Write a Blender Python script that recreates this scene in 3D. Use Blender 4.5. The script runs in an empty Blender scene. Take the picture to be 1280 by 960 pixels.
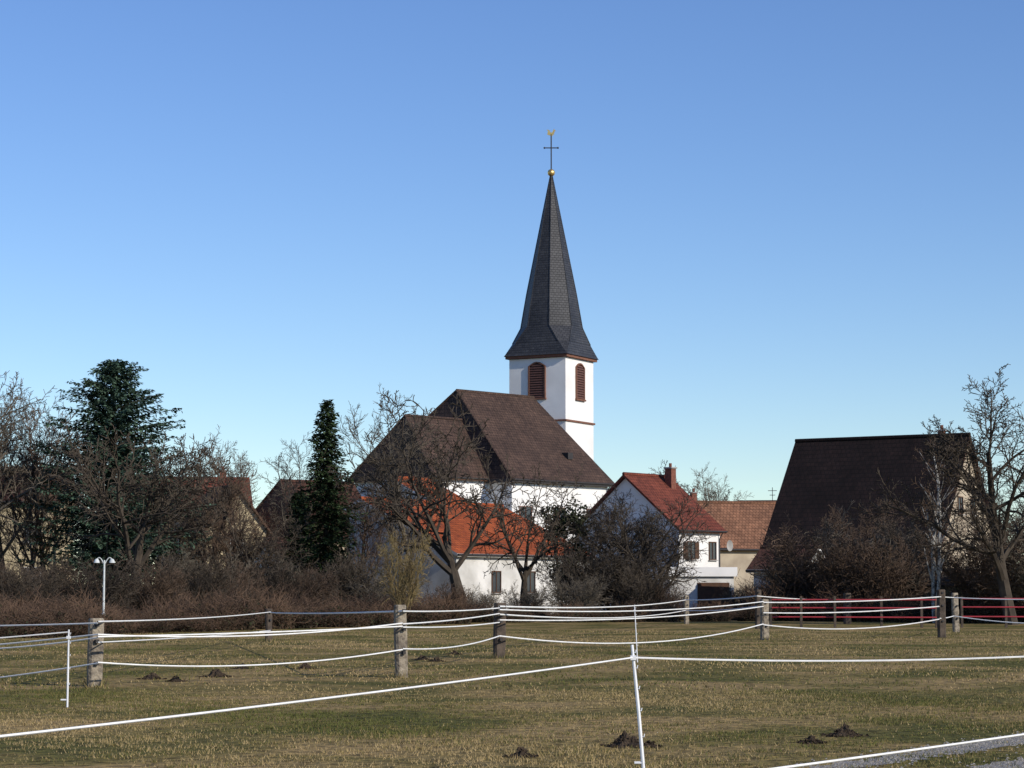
import bpy, math, random
import numpy as np
from mathutils import Vector, Matrix, noise
R = math.radians
scene = bpy.context.scene
scene.view_settings.view_transform = 'Standard'
scene.view_settings.look = 'None'
scene.view_settings.exposure = 0

# ---------------------------------------------------------------- camera
F = 2800.0; EYE = 1.6; PITCH = math.atan(258.0 / F)
cam_d = bpy.data.cameras.new("Camera"); cam = bpy.data.objects.new("Camera", cam_d)
scene.collection.objects.link(cam); scene.camera = cam
cam_d.sensor_width = 36; cam_d.lens = 36 * F / 1280
cam_d.clip_end = 6000; cam_d.clip_start = 0.1
cam.location = (0, 0, EYE); cam.rotation_euler = (R(90) + PITCH, 0, 0)

def P(px, py, D):
    """survey sight-line: bearing/elevation read from the photo + ground distance -> metres"""
    a = (480 - py) / F
    t = D / (math.cos(PITCH) - a * math.sin(PITCH))
    return Vector(((px - 640) / F * t, D, EYE + t * (math.sin(PITCH) + a * math.cos(PITCH))))
def GD(py):
    a = (480 - py) / F
    t = -EYE / (math.sin(PITCH) + a * math.cos(PITCH))
    return t * (math.cos(PITCH) - a * math.sin(PITCH))
def G(px, py):
    p = P(px, py, GD(py)); p.z = 0; return p
def XY(px, D):
    return Vector(((px - 640) / F * D, D, 0))
def HT(py, D):
    return P(640, py, D).z

# ---------------------------------------------------------------- world / sun
SUN_AZ, SUN_EL = 128.0, 27.0
w = bpy.data.worlds.new("World"); scene.world = w; w.use_nodes = True
nt = w.node_tree; nt.nodes.clear()
out = nt.nodes.new('ShaderNodeOutputWorld'); bg = nt.nodes.new('ShaderNodeBackground')
sky = nt.nodes.new('ShaderNodeTexSky'); sky.sky_type = 'NISHITA'; sky.sun_disc = False
sky.sun_elevation = R(SUN_EL); sky.sun_rotation = R(SUN_AZ)
sky.air_density = 1.0; sky.dust_density = 0.0; sky.ozone_density = 4.5; sky.altitude = 100
hsv = nt.nodes.new('ShaderNodeHueSaturation'); hsv.inputs['Saturation'].default_value = 1.10; hsv.inputs['Hue'].default_value = 0.512
bg.inputs[1].default_value = 0.138
nt.links.new(sky.outputs[0], hsv.inputs['Color']); nt.links.new(hsv.outputs[0], bg.inputs[0]); nt.links.new(bg.outputs[0], out.inputs[0])
sd = bpy.data.lights.new("sun", 'SUN'); so = bpy.data.objects.new("sun", sd); scene.collection.objects.link(so)
sd.energy = 4.4; sd.angle = R(0.53); sd.color = (1.0, 0.92, 0.80)
sv = Vector((math.sin(R(SUN_AZ)) * math.cos(R(SUN_EL)), math.cos(R(SUN_AZ)) * math.cos(R(SUN_EL)), math.sin(R(SUN_EL))))
so.rotation_euler = sv.to_track_quat('Z', 'Y').to_euler(); so.location = (30, -20, 40)

# ---------------------------------------------------------------- materials
def mat(name, c1, c2=None, scale=3.0, rough=0.9, bump=0.0, bscale=None, detail=6, c3=None, spec=0.2, metal=0, coord='Object', lo=0.35, hi=0.65):
    m = bpy.data.materials.new(name); m.use_nodes = True
    t = m.node_tree; b = t.nodes['Principled BSDF']
    b.inputs['Roughness'].default_value = rough
    b.inputs['Specular IOR Level'].default_value = spec
    b.inputs['Metallic'].default_value = metal
    tc = t.nodes.new('ShaderNodeTexCoord')
    n = t.nodes.new('ShaderNodeTexNoise'); n.inputs['Scale'].default_value = scale; n.inputs['Detail'].default_value = detail
    t.links.new(tc.outputs[coord], n.inputs['Vector'])
    cr = t.nodes.new('ShaderNodeValToRGB')
    c2 = c2 or tuple(x * 0.75 for x in c1)
    cr.color_ramp.elements[0].position = lo; cr.color_ramp.elements[0].color = (*c1, 1)
    cr.color_ramp.elements[1].position = hi; cr.color_ramp.elements[1].color = (*c2, 1)
    if c3:
        e = cr.color_ramp.elements.new((lo + hi) / 2); e.color = (*c3, 1)
    t.links.new(n.outputs['Fac'], cr.inputs[0]); t.links.new(cr.outputs[0], b.inputs['Base Color'])
    if bump:
        n2 = t.nodes.new('ShaderNodeTexNoise'); n2.inputs['Scale'].default_value = bscale or scale * 4; n2.inputs['Detail'].default_value = 5
        t.links.new(tc.outputs[coord], n2.inputs['Vector'])
        bp = t.nodes.new('ShaderNodeBump'); bp.inputs['Strength'].default_value = bump; bp.inputs['Distance'].default_value = 0.05
        t.links.new(n2.outputs['Fac'], bp.inputs['Height']); t.links.new(bp.outputs[0], b.inputs['Normal'])
    return m

def tile_mat(name, c1, c2, cm, tw=0.3, th=0.36, patch=None, rough=0.85):
    m = bpy.data.materials.new(name); m.use_nodes = True
    t = m.node_tree; b = t.nodes['Principled BSDF']; b.inputs['Roughness'].default_value = rough
    b.inputs['Specular IOR Level'].default_value = 0.2
    uv = t.nodes.new('ShaderNodeUVMap'); uv.uv_map = 'UVMap'
    br = t.nodes.new('ShaderNodeTexBrick'); br.inputs['Scale'].default_value = 1
    br.inputs['Brick Width'].default_value = tw; br.inputs['Row Height'].default_value = th
    br.inputs['Mortar Size'].default_value = 0.025; br.inputs['Mortar Smooth'].default_value = 0.4
    br.inputs['Color1'].default_value = (*c1, 1); br.inputs['Color2'].default_value = (*c2, 1); br.inputs['Mortar'].default_value = (*cm, 1)
    t.links.new(uv.outputs[0], br.inputs['Vector'])
    prev = br.outputs['Color']
    for sc_, lo_, hi_, fr_ in ((0.35, 0.3, 0.7, 1.0), (2.6, 0.35, 0.7, 0.8)):
        n = t.nodes.new('ShaderNodeTexNoise'); n.inputs['Scale'].default_value = sc_; n.inputs['Detail'].default_value = 7
        t.links.new(uv.outputs[0], n.inputs['Vector'])
        cr = t.nodes.new('ShaderNodeValToRGB'); cr.color_ramp.elements[0].position = lo_; cr.color_ramp.elements[1].position = hi_
        p = patch or (0.6, 0.6, 0.62)
        cr.color_ramp.elements[0].color = (*p, 1); cr.color_ramp.elements[1].color = (1.15, 1.12, 1.1, 1)
        t.links.new(n.outputs['Fac'], cr.inputs[0])
        mx = t.nodes.new('ShaderNodeMix'); mx.data_type = 'RGBA'; mx.blend_type = 'MULTIPLY'; mx.inputs[0].default_value = fr_
        t.links.new(prev, mx.inputs[6]); t.links.new(cr.outputs[0], mx.inputs[7]); prev = mx.outputs[2]
    t.links.new(prev, b.inputs['Base Color'])
    bp = t.nodes.new('ShaderNodeBump'); bp.inputs['Strength'].default_value = 0.6; bp.inputs['Distance'].default_value = 0.04
    t.links.new(br.outputs['Fac'], bp.inputs['Height']); bp.invert = True; t.links.new(bp.outputs[0], b.inputs['Normal'])
    return m

M = {}
M['nave_tile'] = tile_mat("nave_tile", (0.115, 0.074, 0.055), (0.082, 0.054, 0.042), (0.03, 0.02, 0.018))
M['orange_tile'] = tile_mat("orange_tile", (0.48, 0.120, 0.036), (0.37, 0.088, 0.029), (0.13, 0.04, 0.02), patch=(.60, .58, .56))
M['red_tile'] = tile_mat("red_tile", (0.24, 0.070, 0.042), (0.19, 0.056, 0.036), (0.08, 0.025, 0.02))
M['old_tile'] = tile_mat("old_tile", (0.33, 0.17, 0.10), (0.24, 0.12, 0.07), (0.10, 0.05, 0.03))
M['brown_tile'] = tile_mat("brown_tile", (0.12, 0.055, 0.038), (0.09, 0.045, 0.032), (0.03, 0.018, 0.014))
M['dark_tile'] = tile_mat("dark_tile", (0.026, 0.0155, 0.014), (0.019, 0.0125, 0.012), (0.008, 0.006, 0.006), patch=(0.5, 0.5, 0.5))
M['slate'] = tile_mat("slate", (0.062, 0.066, 0.074), (0.046, 0.050, 0.058), (0.022, 0.024, 0.028), tw=0.35, th=0.22, patch=(0.7, 0.7, 0.73), rough=0.5)
M['plaster'] = mat("white_plaster", (0.80, 0.79, 0.77), (0.70, 0.69, 0.67), 0.5, 0.9, 0.1, 20)
M['plaster_old'] = mat("old_plaster", (0.70, 0.69, 0.66), (0.46, 0.45, 0.42), 0.6, 0.95, 0.2, 12)
M['plaster_yellow'] = mat("yellow_plaster", (0.52, 0.43, 0.27), (0.42, 0.35, 0.22), 0.7, 0.95, 0.1, 12)
M['plaster_beige'] = mat("beige_plaster", (0.46, 0.39, 0.29), (0.34, 0.28, 0.21), 0.9, 0.95, 0.2, 12)
M['sandstone'] = mat("red_sandstone", (0.20, 0.095, 0.065), (0.15, 0.075, 0.052), 3, 0.9, 0.1)
M['louvre'] = mat("louvre_wood", (0.12, 0.060, 0.050), (0.09, 0.046, 0.04), 5, 0.8)
M['dark'] = mat("dark_interior", (0.01, 0.01, 0.012), (0.015, 0.014, 0.014), 2, 0.9)
M['gold'] = mat("gilding", (0.75, 0.55, 0.22), (0.62, 0.42, 0.16), 6, 0.35, metal=0.8)
M['iron'] = mat("iron", (0.03, 0.03, 0.035), (0.05, 0.045, 0.04), 8, 0.6)
M['glass'] = mat("window_glass", (0.03, 0.035, 0.045), (0.05, 0.055, 0.065), 1, 0.12, spec=0.6)
M['frame'] = mat("window_frame", (0.75, 0.75, 0.73), (0.65, 0.65, 0.63), 4, 0.6)
M['brown_frame'] = mat("brown_frame", (0.10, 0.05, 0.03), (0.07, 0.04, 0.025), 4, 0.7)
M['brick'] = mat("chimney_brick", (0.22, 0.085, 0.06), (0.14, 0.06, 0.04), 6, 0.9, 0.3)
M['concrete'] = mat("concrete", (0.35, 0.34, 0.32), (0.26, 0.25, 0.24), 2, 0.9, 0.2)
M['bark'] = mat("bark", (0.045, 0.036, 0.028), (0.075, 0.060, 0.045), 2.5, 0.95)
M['bark_red'] = mat("reddish_bark", (0.080, 0.054, 0.038), (0.12, 0.083, 0.058), 1.5, 0.95)
M['bark_grey'] = mat("grey_bark", (0.085, 0.072, 0.056), (0.13, 0.110, 0.085), 1.5, 0.95)
M['bark_green'] = mat("olive_bark", (0.22, 0.17, 0.075), (0.14, 0.10, 0.05), 1.5, 0.9)
M['birch'] = mat("birch_bark", (0.48, 0.46, 0.42), (0.12, 0.11, 0.10), 4, 0.8, lo=0.5, hi=0.66)
M['bramble'] = mat("bramble_cane", (0.135, 0.084, 0.055), (0.075, 0.050, 0.035), 0.8, 0.95)
M['litter'] = mat("dry_leaf", (0.090, 0.056, 0.034), (0.030, 0.025, 0.016), 1.2, 0.95)
M['litter_dark'] = mat("evergreen_leaf", (0.020, 0.026, 0.012), (0.042, 0.048, 0.022), 1.0, 0.8)
M['ndl_dark'] = mat("needle_dark", (0.016, 0.028, 0.014), (0.028, 0.044, 0.020), 1.5, 0.95, spec=.05)
M['ndl_light'] = mat("needle_light", (0.038, 0.062, 0.028), (0.056, 0.082, 0.036), 1.5, 0.95, spec=.05)
M['cedar_dark'] = mat("cedar_dark", (0.028, 0.052, 0.036), (0.040, 0.068, 0.048), 1.5, 0.95, spec=.05)
M['cedar_light'] = mat("cedar_light", (0.058, 0.100, 0.070), (0.080, 0.125, 0.086), 1.5, 0.95, spec=.05)
M['ivy'] = mat("ivy_leaf", (0.030, 0.045, 0.018), (0.050, 0.068, 0.026), 2, 0.7)
M['wood'] = mat("weathered_wood", (0.34, 0.29, 0.22), (0.12, 0.10, 0.08), 9, 0.9, 0.6, 30)
M['wood_dark'] = mat("dark_wood", (0.11, 0.085, 0.065), (0.05, 0.04, 0.033), 5, 0.9, 0.4, 30)
M['wood_yellow'] = mat("shed_boards", (0.30, 0.26, 0.15), (0.20, 0.17, 0.10), 4, 0.9, 0.3)
M['tape'] = mat("white_fence_tape", (0.80, 0.80, 0.78), (0.68, 0.68, 0.66), 5, 0.6)
M['plastic'] = mat("white_plastic", (0.80, 0.81, 0.82), (0.70, 0.71, 0.72), 6, 0.45)
M['red_rail'] = mat("red_rail", (0.50, 0.06, 0.075), (0.36, 0.05, 0.06), 2, 0.7)
M['dirt'] = mat("molehill_soil", (0.085, 0.060, 0.040), (0.040, 0.029, 0.020), 14, 1.0, 1.0, 40)
M['lamp'] = mat("lamp_enamel", (0.62, 0.65, 0.64), (0.5, 0.53, 0.52), 6, 0.4)

# ---------------------------------------------------------------- mesh helpers
class MB:
    def __init__(s): s.v = []; s.f = []; s.m = []
    def quad(s, a, b, c, d, m=0):
        i = len(s.v); s.v += [tuple(a), tuple(b), tuple(c), tuple(d)]; s.f.append((i, i+1, i+2, i+3)); s.m.append(m)
    def poly(s, pts, m=0):
        i = len(s.v); s.v += [tuple(p) for p in pts]; s.f.append(tuple(range(i, i+len(pts)))); s.m.append(m)
    def box(s, x0, x1, y0, y1, z0, z1, m=0):
        i = len(s.v)
        s.v += [(x0,y0,z0),(x1,y0,z0),(x1,y1,z0),(x0,y1,z0),(x0,y0,z1),(x1,y0,z1),(x1,y1,z1),(x0,y1,z1)]
        for f in [(0,3,2,1),(4,5,6,7),(0,1,5,4),(1,2,6,5),(2,3,7,6),(3,0,4,7)]:
            s.f.append(tuple(i+k for k in f)); s.m.append(m)
    def tube(s, pts, rad, sides=4, m=0, cap=False):
        n = len(pts); base = len(s.v)
        for k in range(n):
            p = pts[k]
            d = (pts[min(k+1, n-1)] - pts[max(k-1, 0)])
            if d.length < 1e-6: d = Vector((0, 0, 1))
            d.normalize()
            ref = Vector((1, 0, 0)) if abs(d.x) < 0.8 else Vector((0, 1, 0))
            u = d.cross(ref).normalized(); v = d.cross(u)
            r = rad[k] if isinstance(rad, (list, tuple)) else rad
            for j in range(sides):
                a = 2 * math.pi * j / sides
                q = p + u * (math.cos(a) * r) + v * (math.sin(a) * r)
                s.v.append((q.x, q.y, q.z))
        for k in range(n-1):
            for j in range(sides):
                a = base + k*sides + j; b = base + k*sides + (j+1) % sides
                s.f.append((a, b, b+sides, a+sides)); s.m.append(m)
        if cap:
            s.f.append(tuple(base+j for j in range(sides))[::-1]); s.m.append(m)
            s.f.append(tuple(base+(n-1)*sides+j for j in range(sides))); s.m.append(m)
    def mesh(s, name, mats, uv=False, smooth=False):
        me = bpy.data.meshes.new(name); me.from_pydata(s.v, [], s.f); me.update()
        for m in mats: me.materials.append(m)
        me.polygons.foreach_set('material_index', s.m)
        if smooth: me.polygons.foreach_set('use_smooth', [True]*len(s.f))
        if uv:
            L = me.uv_layers.new(name='UVMap')
            for p in me.polygons:
                n = p.normal
                t = Vector((0, 0, 1)).cross(n)
                t = t.normalized() if t.length > 1e-4 else Vector((1, 0, 0))
                b = n.cross(t)
                for li in p.loop_indices:
                    co = me.vertices[me.loops[li].vertex_index].co
                    L.data[li].uv = (co.dot(t), co.dot(b))
        return me
def obj(name, me, loc=(0,0,0), rz=0.0, parent=None, sc=1.0):
    o = bpy.data.objects.new(name, me); scene.collection.objects.link(o)
    o.location = loc; o.rotation_euler = (0, 0, rz)
    o.scale = sc if isinstance(sc, tuple) else (sc, sc, sc)
    if parent: o.parent = parent
    return o
def empty(name, loc=(0,0,0), rz=0.0):
    e = bpy.data.objects.new(name, None); scene.collection.objects.link(e); e.empty_display_size = 0.5
    e.location = loc; e.rotation_euler = (0, 0, rz); return e

# ---------------------------------------------------------------- buildings
def house(name, c, ang, L, wr, zr, zt, roof, wall, wl=None, zl=None, hip0=0.0, hip1=0.0, ov=0.35, th=0.2, fascia=None):
    """ridge along local x; -y eave: half-width wr height zr; +y eave: wl, zl; ridge height zt"""
    wl = wr if wl is None else wl; zl = zr if zl is None else zl
    e = empty(name, (c[0], c[1], 0), ang)
    h = L / 2
    A0 = (-h, -wr, zr); A1 = (h, -wr, zr); B0 = (-h, wl, zl); B1 = (h, wl, zl)
    r0 = (-h + hip0, 0, zt); r1 = (h - hip1, 0, zt)
    b = MB()
    def dn(p): return (p[0], p[1], p[2] - th)
    for faces in [[A0, A1, r1, r0], [B1, B0, r0, r1]]: b.poly(faces, 0); b.poly([dn(p) for p in faces][::-1], 1)
    if hip0: b.poly([B0, A0, r0], 0); b.poly([dn(B0), dn(r0), dn(A0)], 1)
    if hip1: b.poly([A1, B1, r1], 0); b.poly([dn(A1), dn(r1), dn(B1)], 1)
    def edge(p, q): b.poly([dn(p), dn(q), q, p], 1)
    edge(A0, A1); edge(B1, B0)
    if hip0: edge(B0, A0)
    else: edge(r0, A0); edge(B0, r0)
    if hip1: edge(A1, B1)
    else: edge(A1, r1); edge(r1, B1)
    obj("roof", b.mesh(name+"_roof", [roof, fascia or M['brown_frame']], uv=True), parent=e)
    b = MB(); b.tube([Vector((r0[0], 0, zt+0.02)), Vector((r1[0], 0, zt+0.02))], 0.13, 6, cap=True)
    if hip0:
        b.tube([Vector(A0), Vector(r0)], 0.11, 6, cap=True); b.tube([Vector(B0), Vector(r0)], 0.11, 6, cap=True)
    obj("ridge_tiles", b.mesh(name+"_ridge", [roof], uv=True), parent=e)
    b = MB(); x0 = -h + ov; x1 = h - ov; yr = -(wr - ov); yl = wl - ov
    def zr_at(y):
        return (zt - (zt - zr) * (-y) / wr if y < 0 else zt - (zt - zl) * y / wl) - th - 0.02
    zA = zr_at(yr); zB = zr_at(yl)
    if hip0: zA = min(zA, zr - th + 0.1); zB = min(zB, zl - th + 0.1)
    b.quad((x0, yr, 0), (x1, yr, 0), (x1, yr, zA), (x0, yr, zA))
    b.quad((x1, yl, 0), (x0, yl, 0), (x0, yl, zB), (x1, yl, zB))
    zt2 = zt - th - 0.02
    if hip0: b.poly([(x0, yl, 0), (x0, yr, 0), (x0, yr, zA), (x0, yl, zB)])
    else: b.poly([(x0, yl, 0), (x0, yr, 0), (x0, yr, zA), (x0, 0, zt2), (x0, yl, zB)])
    if hip1: b.poly([(x1, yr, 0), (x1, yl, 0), (x1, yl, zB), (x1, yr, zA)])
    else: b.poly([(x1, yr, 0), (x1, yl, 0), (x1, yl, zB), (x1, 0, zt2), (x1, yr, zA)])
    obj("walls", b.mesh(name+"_walls", [wall]), parent=e)
    b = MB(); b.tube([Vector((-h, -wr-0.06, zr-0.08)), Vector((h, -wr-0.06, zr-0.08))], 0.07, 6, cap=True)
    b.tube([Vector((x1-.15, -wr-0.06, zr-0.1)), Vector((x1-.15, yr-0.08, zr-0.6)), Vector((x1-.15, yr-0.08, 0))], 0.045, 6)
    obj("gutter", b.mesh(name+"_gutter", [M['iron']]), parent=e)
    e['x0'] = x0; e['x1'] = x1; e['yr'] = yr; e['yl'] = yl
    return e

def window(e, face, u, z, w_, h_, frame=None, shutters=False, door=False):
    frame = frame or M['frame']
    b = MB(); t = 0.07
    b.box(-w_/2, w_/2, -0.02, 0.06, z, z+h_, 1)
    b.box(-w_/2-t, -w_/2, -0.07, 0.05, z-t, z+h_+t, 0); b.box(w_/2, w_/2+t, -0.07, 0.05, z-t, z+h_+t, 0)
    b.box(-w_/2, w_/2, -0.067, 0.05, z+h_, z+h_+t, 0); b.box(-w_/2, w_/2, -0.067, 0.05, z-t, z, 0)
    if not door:
        b.box(-0.03, 0.03, -0.06, 0.0, z, z+h_, 0)
        b.box(-w_/2-0.15, w_/2+0.15, -0.16, -0.072, z-t-0.06, z-t, 2)
    if shutters:
        b.box(-w_/2-t-w_/2, -w_/2-t-0.01, -0.06, -0.01, z, z+h_, 3); b.box(w_/2+t+0.01, w_/2+t+w_/2, -0.06, -0.01, z, z+h_, 3)
    me = b.mesh("window", [frame, M['glass'], M['concrete'], M['brown_frame']])
    if face == 'F': o = obj("window", me, (u, e['yr'], 0), 0, e)
    elif face == 'L': o = obj("window", me, (e['x0'], u, 0), R(-90), e)
    else: o = obj("window", me, (e['x1'], u, 0), R(90), e)
    return o
def chimney(e, x, y, z0, z1, s=0.55):
    b = MB(); b.box(x-s/2, x+s/2, y-s/2, y+s/2, z0, z1, 0); b.box(x-s/2-.07, x+s/2+.07, y-s/2-.07, y+s/2+.07, z1, z1+0.1, 1)
    b.tube([Vector((x, y, z1+0.1)), Vector((x, y, z1+0.4))], 0.11, 8, 0, True)
    obj("chimney", b.mesh("chimney", [M['brick'], M['concrete']]), parent=e)

church = empty("village_church", (0, 0, 0))
nave = house("nave", (-2.4, 187.35), R(46.4), 12.4, 9.23, 10.4, 18.1, M['nave_tile'], M['plaster'], hip0=3.0, ov=0.45, th=0.3, fascia=M['iron']); nave.parent = church
for u in (-4.2, -0.2, 3.8):
    window(nave, 'F', u, 4.2, 1.3, 4.0, M['sandstone'])
b = MB()
sl = (18.1-10.4)/9.23
for (hx, hy) in ((3.2, -6.6),):
    hz = 18.1 + sl*hy
    b.box(hx-.3, hx+.3, hy-.35, hy+.35, hz-.2, hz+.34, 0)
obj("roof_hatch", b.mesh("hatch", [M['iron']]), parent=nave)
choir = house("choir", (-6.0, 181.2), R(46.4), 10.6, 4.9, 10.5, 15.5, M['nave_tile'], M['plaster'], hip0=1.6, ov=0.4, th=0.25); choir.parent = church
TS = 5.5; TA = R(-28)
tower = empty("tower", (0, 0, 0), 0)
fc = Vector((4.62, 192.6, 0)); eL = Vector((math.cos(R(28)), -math.sin(R(28)), 0)); bk = Vector((math.sin(R(28)), math.cos(R(28)), 0))
tc_ = fc - eL * TS/2 + bk * TS/2
tower.location = tc_; tower.rotation_euler = (0, 0, TA); tower.parent = church
hs = TS/2; ZE = HT(441, 192.6); ZT = HT(219, 196)
b = MB()
b.box(-hs, hs, -hs, hs, 0, ZE-0.35, 0)
zb = HT(525, 192.6)
obj("tower_shaft", b.mesh("tower_shaft", [M['plaster']]), parent=tower)
b = MB()
def ring_box(b, h0, h1, z0, z1, m=0):
    b.box(-h1, h1, -h1, -h0, z0, z1, m); b.box(-h1, h1, h0, h1, z0, z1, m)
    b.box(-h1, -h0, -h0, h0, z0, z1, m); b.box(h0, h1, -h0, h0, z0, z1, m)
ring_box(b, hs-0.05, hs+0.12, zb-0.08, zb+0.08)
ring_box(b, hs-0.05, hs+0.26, ZE-0.32, ZE-0.02)
obj("cornice", b.mesh("cornice", [M['sandstone']]), parent=tower)
def belfry():
    b = MB(); W = 0.72; z0 = HT(496, 192.6); z1 = HT(456, 192.6); fr = 0.13; n = 8; rise = 0.26
    def arch(wd, zs, rs): return [(-wd + 2*wd*i/n, zs + rs * math.sin(math.pi*i/n)) for i in range(n+1)]
    ai = arch(W, z1, rise); ao = arch(W+fr, z1, rise+fr)
    pts = [(-W, z0)] + [(W, z0)] + [(x, z) for x, z in reversed(ai)]
    b.poly([(x, -0.012, z) for x, z in pts], 1)
    y = -0.13
    def strip(p, q):
        for i in range(len(p)-1):
            b.quad((p[i][0], y, p[i][1]), (p[i+1][0], y, p[i+1][1]), (q[i+1][0], y, q[i+1][1]), (q[i][0], y, q[i][1]), 0)
            b.quad((p[i][0], y, p[i][1]), (p[i+1][0], y, p[i+1][1]), (p[i+1][0], 0, p[i+1][1]), (p[i][0], 0, p[i][1]), 0)
            b.quad((q[i][0], y, q[i][1]), (q[i+1][0], y, q[i+1][1]), (q[i+1][0], 0, q[i+1][1]), (q[i][0], 0, q[i][1]), 0)
    inner = [(-W, z0)] + ai + [(W, z0)]; outer = [(-W-fr, z0)] + ao + [(W+fr, z0)]
    strip(inner, outer)
    b.box(-W-fr-0.06, W+fr+0.06, -0.2, -0.002, z0-0.15, z0-0.001, 0)
    z = z0 + 0.08
    while z < z1 + rise - 0.1:
        ww = W if z < z1 else W * 0.7
        b.poly([(-ww, -0.11, z), (ww, -0.11, z), (ww, -0.02, z+0.15), (-ww, -0.02, z+0.15)], 2)
        b.poly([(-ww, -0.11, z-0.03), (ww, -0.11, z-0.03), (ww, -0.11, z), (-ww, -0.11, z)], 2)
        z += 0.21
    return b.mesh("belfry_window", [M['sandstone'], M['dark'], M['louvre']])
bw = belfry()
for k in range(4):
    a = k * math.pi/2
    obj("belfry_window", bw, (hs*math.sin(a), -hs*math.cos(a), 0), a, tower)
b = MB(); rings = [(ZE-0.1, 3.12, 3.12*0.995), (ZE+0.12, 3.04, 3.04*0.96), (ZE+1.1, 2.80, 2.80*0.74), (ZE+2.55, 2.52, 2.52*0.42), (ZE+5.6, 2.04, 2.04*0.4142), (ZT, 0.10, 0.0414)]
pr = []
for z, a, k in rings:
    pr.append([(-k, -a, z), (k, -a, z), (a, -k, z), (a, k, z), (k, a, z), (-k, a, z), (-a, k, z), (-a, -k, z)])
for i in range(len(pr)-1):
    for j in range(8):
        b.quad(pr[i][j], pr[i][(j+1)%8], pr[i+1][(j+1)%8], pr[i+1][j], 0)
b.poly(pr[0][::-1], 1)
for j in range(8):
    b.tube([Vector(pr[i][j]) for i in range(2, len(pr))], [0.05, 0.05, 0.045, 0.03], 5, 2)
obj("spire", b.mesh("spire", [M['slate'], M['sandstone'], M['slate']], uv=True), parent=tower)
b = MB(); zs = ZT
def sphere(b, c, r, m=0, n=10):
    for i in range(n):
        for j in range(n*2):
            def pt(i, j):
                a = math.pi*i/n; t = math.pi*j/n
                return (c[0]+r*math.sin(a)*math.cos(t), c[1]+r*math.sin(a)*math.sin(t), c[2]+r*math.cos(a))
            b.quad(pt(i, j), pt(i+1, j), pt(i+1, j+1), pt(i, j+1), m)
sphere(b, (0, 0, zs+0.28), 0.33, 0)
b.tube([Vector((0,0,zs+0.5)), Vector((0,0,zs+3.75))], 0.055, 6, 1)
zc = HT(184, 196)
vx = Vector((math.cos(-TA), math.sin(-TA), 0))
b.tube([-vx*0.58 + Vector((0,0,zc)), vx*0.58 + Vector((0,0,zc))], 0.05, 6, 1, True)
for s in (-1, 1): sphere(b, tuple(vx*0.6*s + Vector((0,0,zc))), 0.09, 1, 5)
zr_ = zs + 3.7
prof = [(-0.38,0.02),(-0.30,0.32),(-0.42,0.46),(-0.16,0.42),(-0.06,0.20),(0.10,0.22),(0.20,0.42),(0.26,0.54),(0.34,0.42),(0.44,0.36),(0.33,0.30),(0.28,0.08),(0.12,-0.08),(0.02,-0.18),(-0.08,-0.08)]
for off in (-0.03, 0.03):
    pts = [vx*x*0.95 + Vector((vx.y*off, -vx.x*off, zr_+z)) for x, z in prof]
    b.poly(pts if off > 0 else pts[::-1], 0)
obj("cross_and_weathercock", b.mesh("finial", [M['gold'], M['iron']]), parent=tower)

oh = house("orange_roof_house", (-5.33, 153.6), R(55), 16.2, 7.96, 3.94, 7.6, M['orange_tile'], M['plaster_old'], wl=1.5, zl=6.9, fascia=M['plaster_old'])
window(oh, 'F', -3.4, 1.5, 0.9, 1.3, M['brown_frame']); window(oh, 'F', 0.5, 1.5, 1.0, 1.3, M['brown_frame']); window(oh, 'F', 4.5, 1.5, 1.0, 1.3, M['brown_frame'])
window(oh, 'L', -3.5, 1.6, 1.0, 1.2)
oh2 = house("orange_roof_house", (-7.6, 168.0), R(55), 5.0, 6.0, 7.1, 9.96, M['orange_tile'], M['plaster_old'], wl=1.2, zl=9.3, fascia=M['plaster_old'])
hc = house("red_roof_house", (10.1, 167.2), R(50), 5.9, 5.07, 5.99, 10.14, M['red_tile'], M['plaster'], fascia=M['red_tile'])
window(hc, 'F', -1.1, 3.9, 0.9, 1.2, M['brown_frame'], True); window(hc, 'F', 1.6, 3.9, 0.8, 1.2, M['brown_frame'])
window(hc, 'L', -1.8, 3.9, 0.9, 1.2); window(hc, 'F', -1.1, 1.0, 0.9, 1.2); window(hc, 'L', 1.5, 6.4, 0.8, 1.0)
chimney(hc, 1.7, -0.9, 8.8, 10.7, 0.6)
b = MB()
c = Vector((3.2, -5.2, 4.9)); rr = [0, .16, .3, .42]; zz = [0.10, .085, .05, 0]
for i in range(3):
    for j in range(12):
        a0 = j*math.pi/6; a1 = a0 + math.pi/6
        def q(i, a): return (c.x+rr[i]*math.cos(a), c.y+zz[i], c.z+rr[i]*math.sin(a))
        b.quad(q(i,a0), q(i+1,a0), q(i+1,a1), q(i,a1), 0)
b.tube([c+Vector((0,0.1,0)), c+Vector((0,0.3,-0.2)), c+Vector((-0.4,0.6,-0.2))], 0.03, 5)
obj("satellite_dish", b.mesh("dish", [M['concrete']]), parent=hc)
ga = empty("flat_roof_garage", (12.1, 147.3, 0), R(6))
b = MB(); b.box(-2.1, 2.1, -1.8, 1.8, 0, 2.5, 0); b.box(-2.3, 2.3, -2.0, 2.0, 2.5, 3.1, 1); b.box(-0.3, 1.8, -1.84, -1.801, 0.0, 2.1, 2)
obj("garage_body", b.mesh("garage", [M['plaster_old'], M['plaster'], M['brown_frame']]), parent=ga)
hd = house("old_tile_barn", (18.0, 188.5), R(20), 9.5, 4.5, 5.0, 8.95, M['old_tile'], M['plaster_beige'])
he = house("dark_roof_house", (24.5, 203), R(-8), 8, 4.5, 6.0, 9.6, M['brown_tile'], M['plaster_old'])
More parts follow.
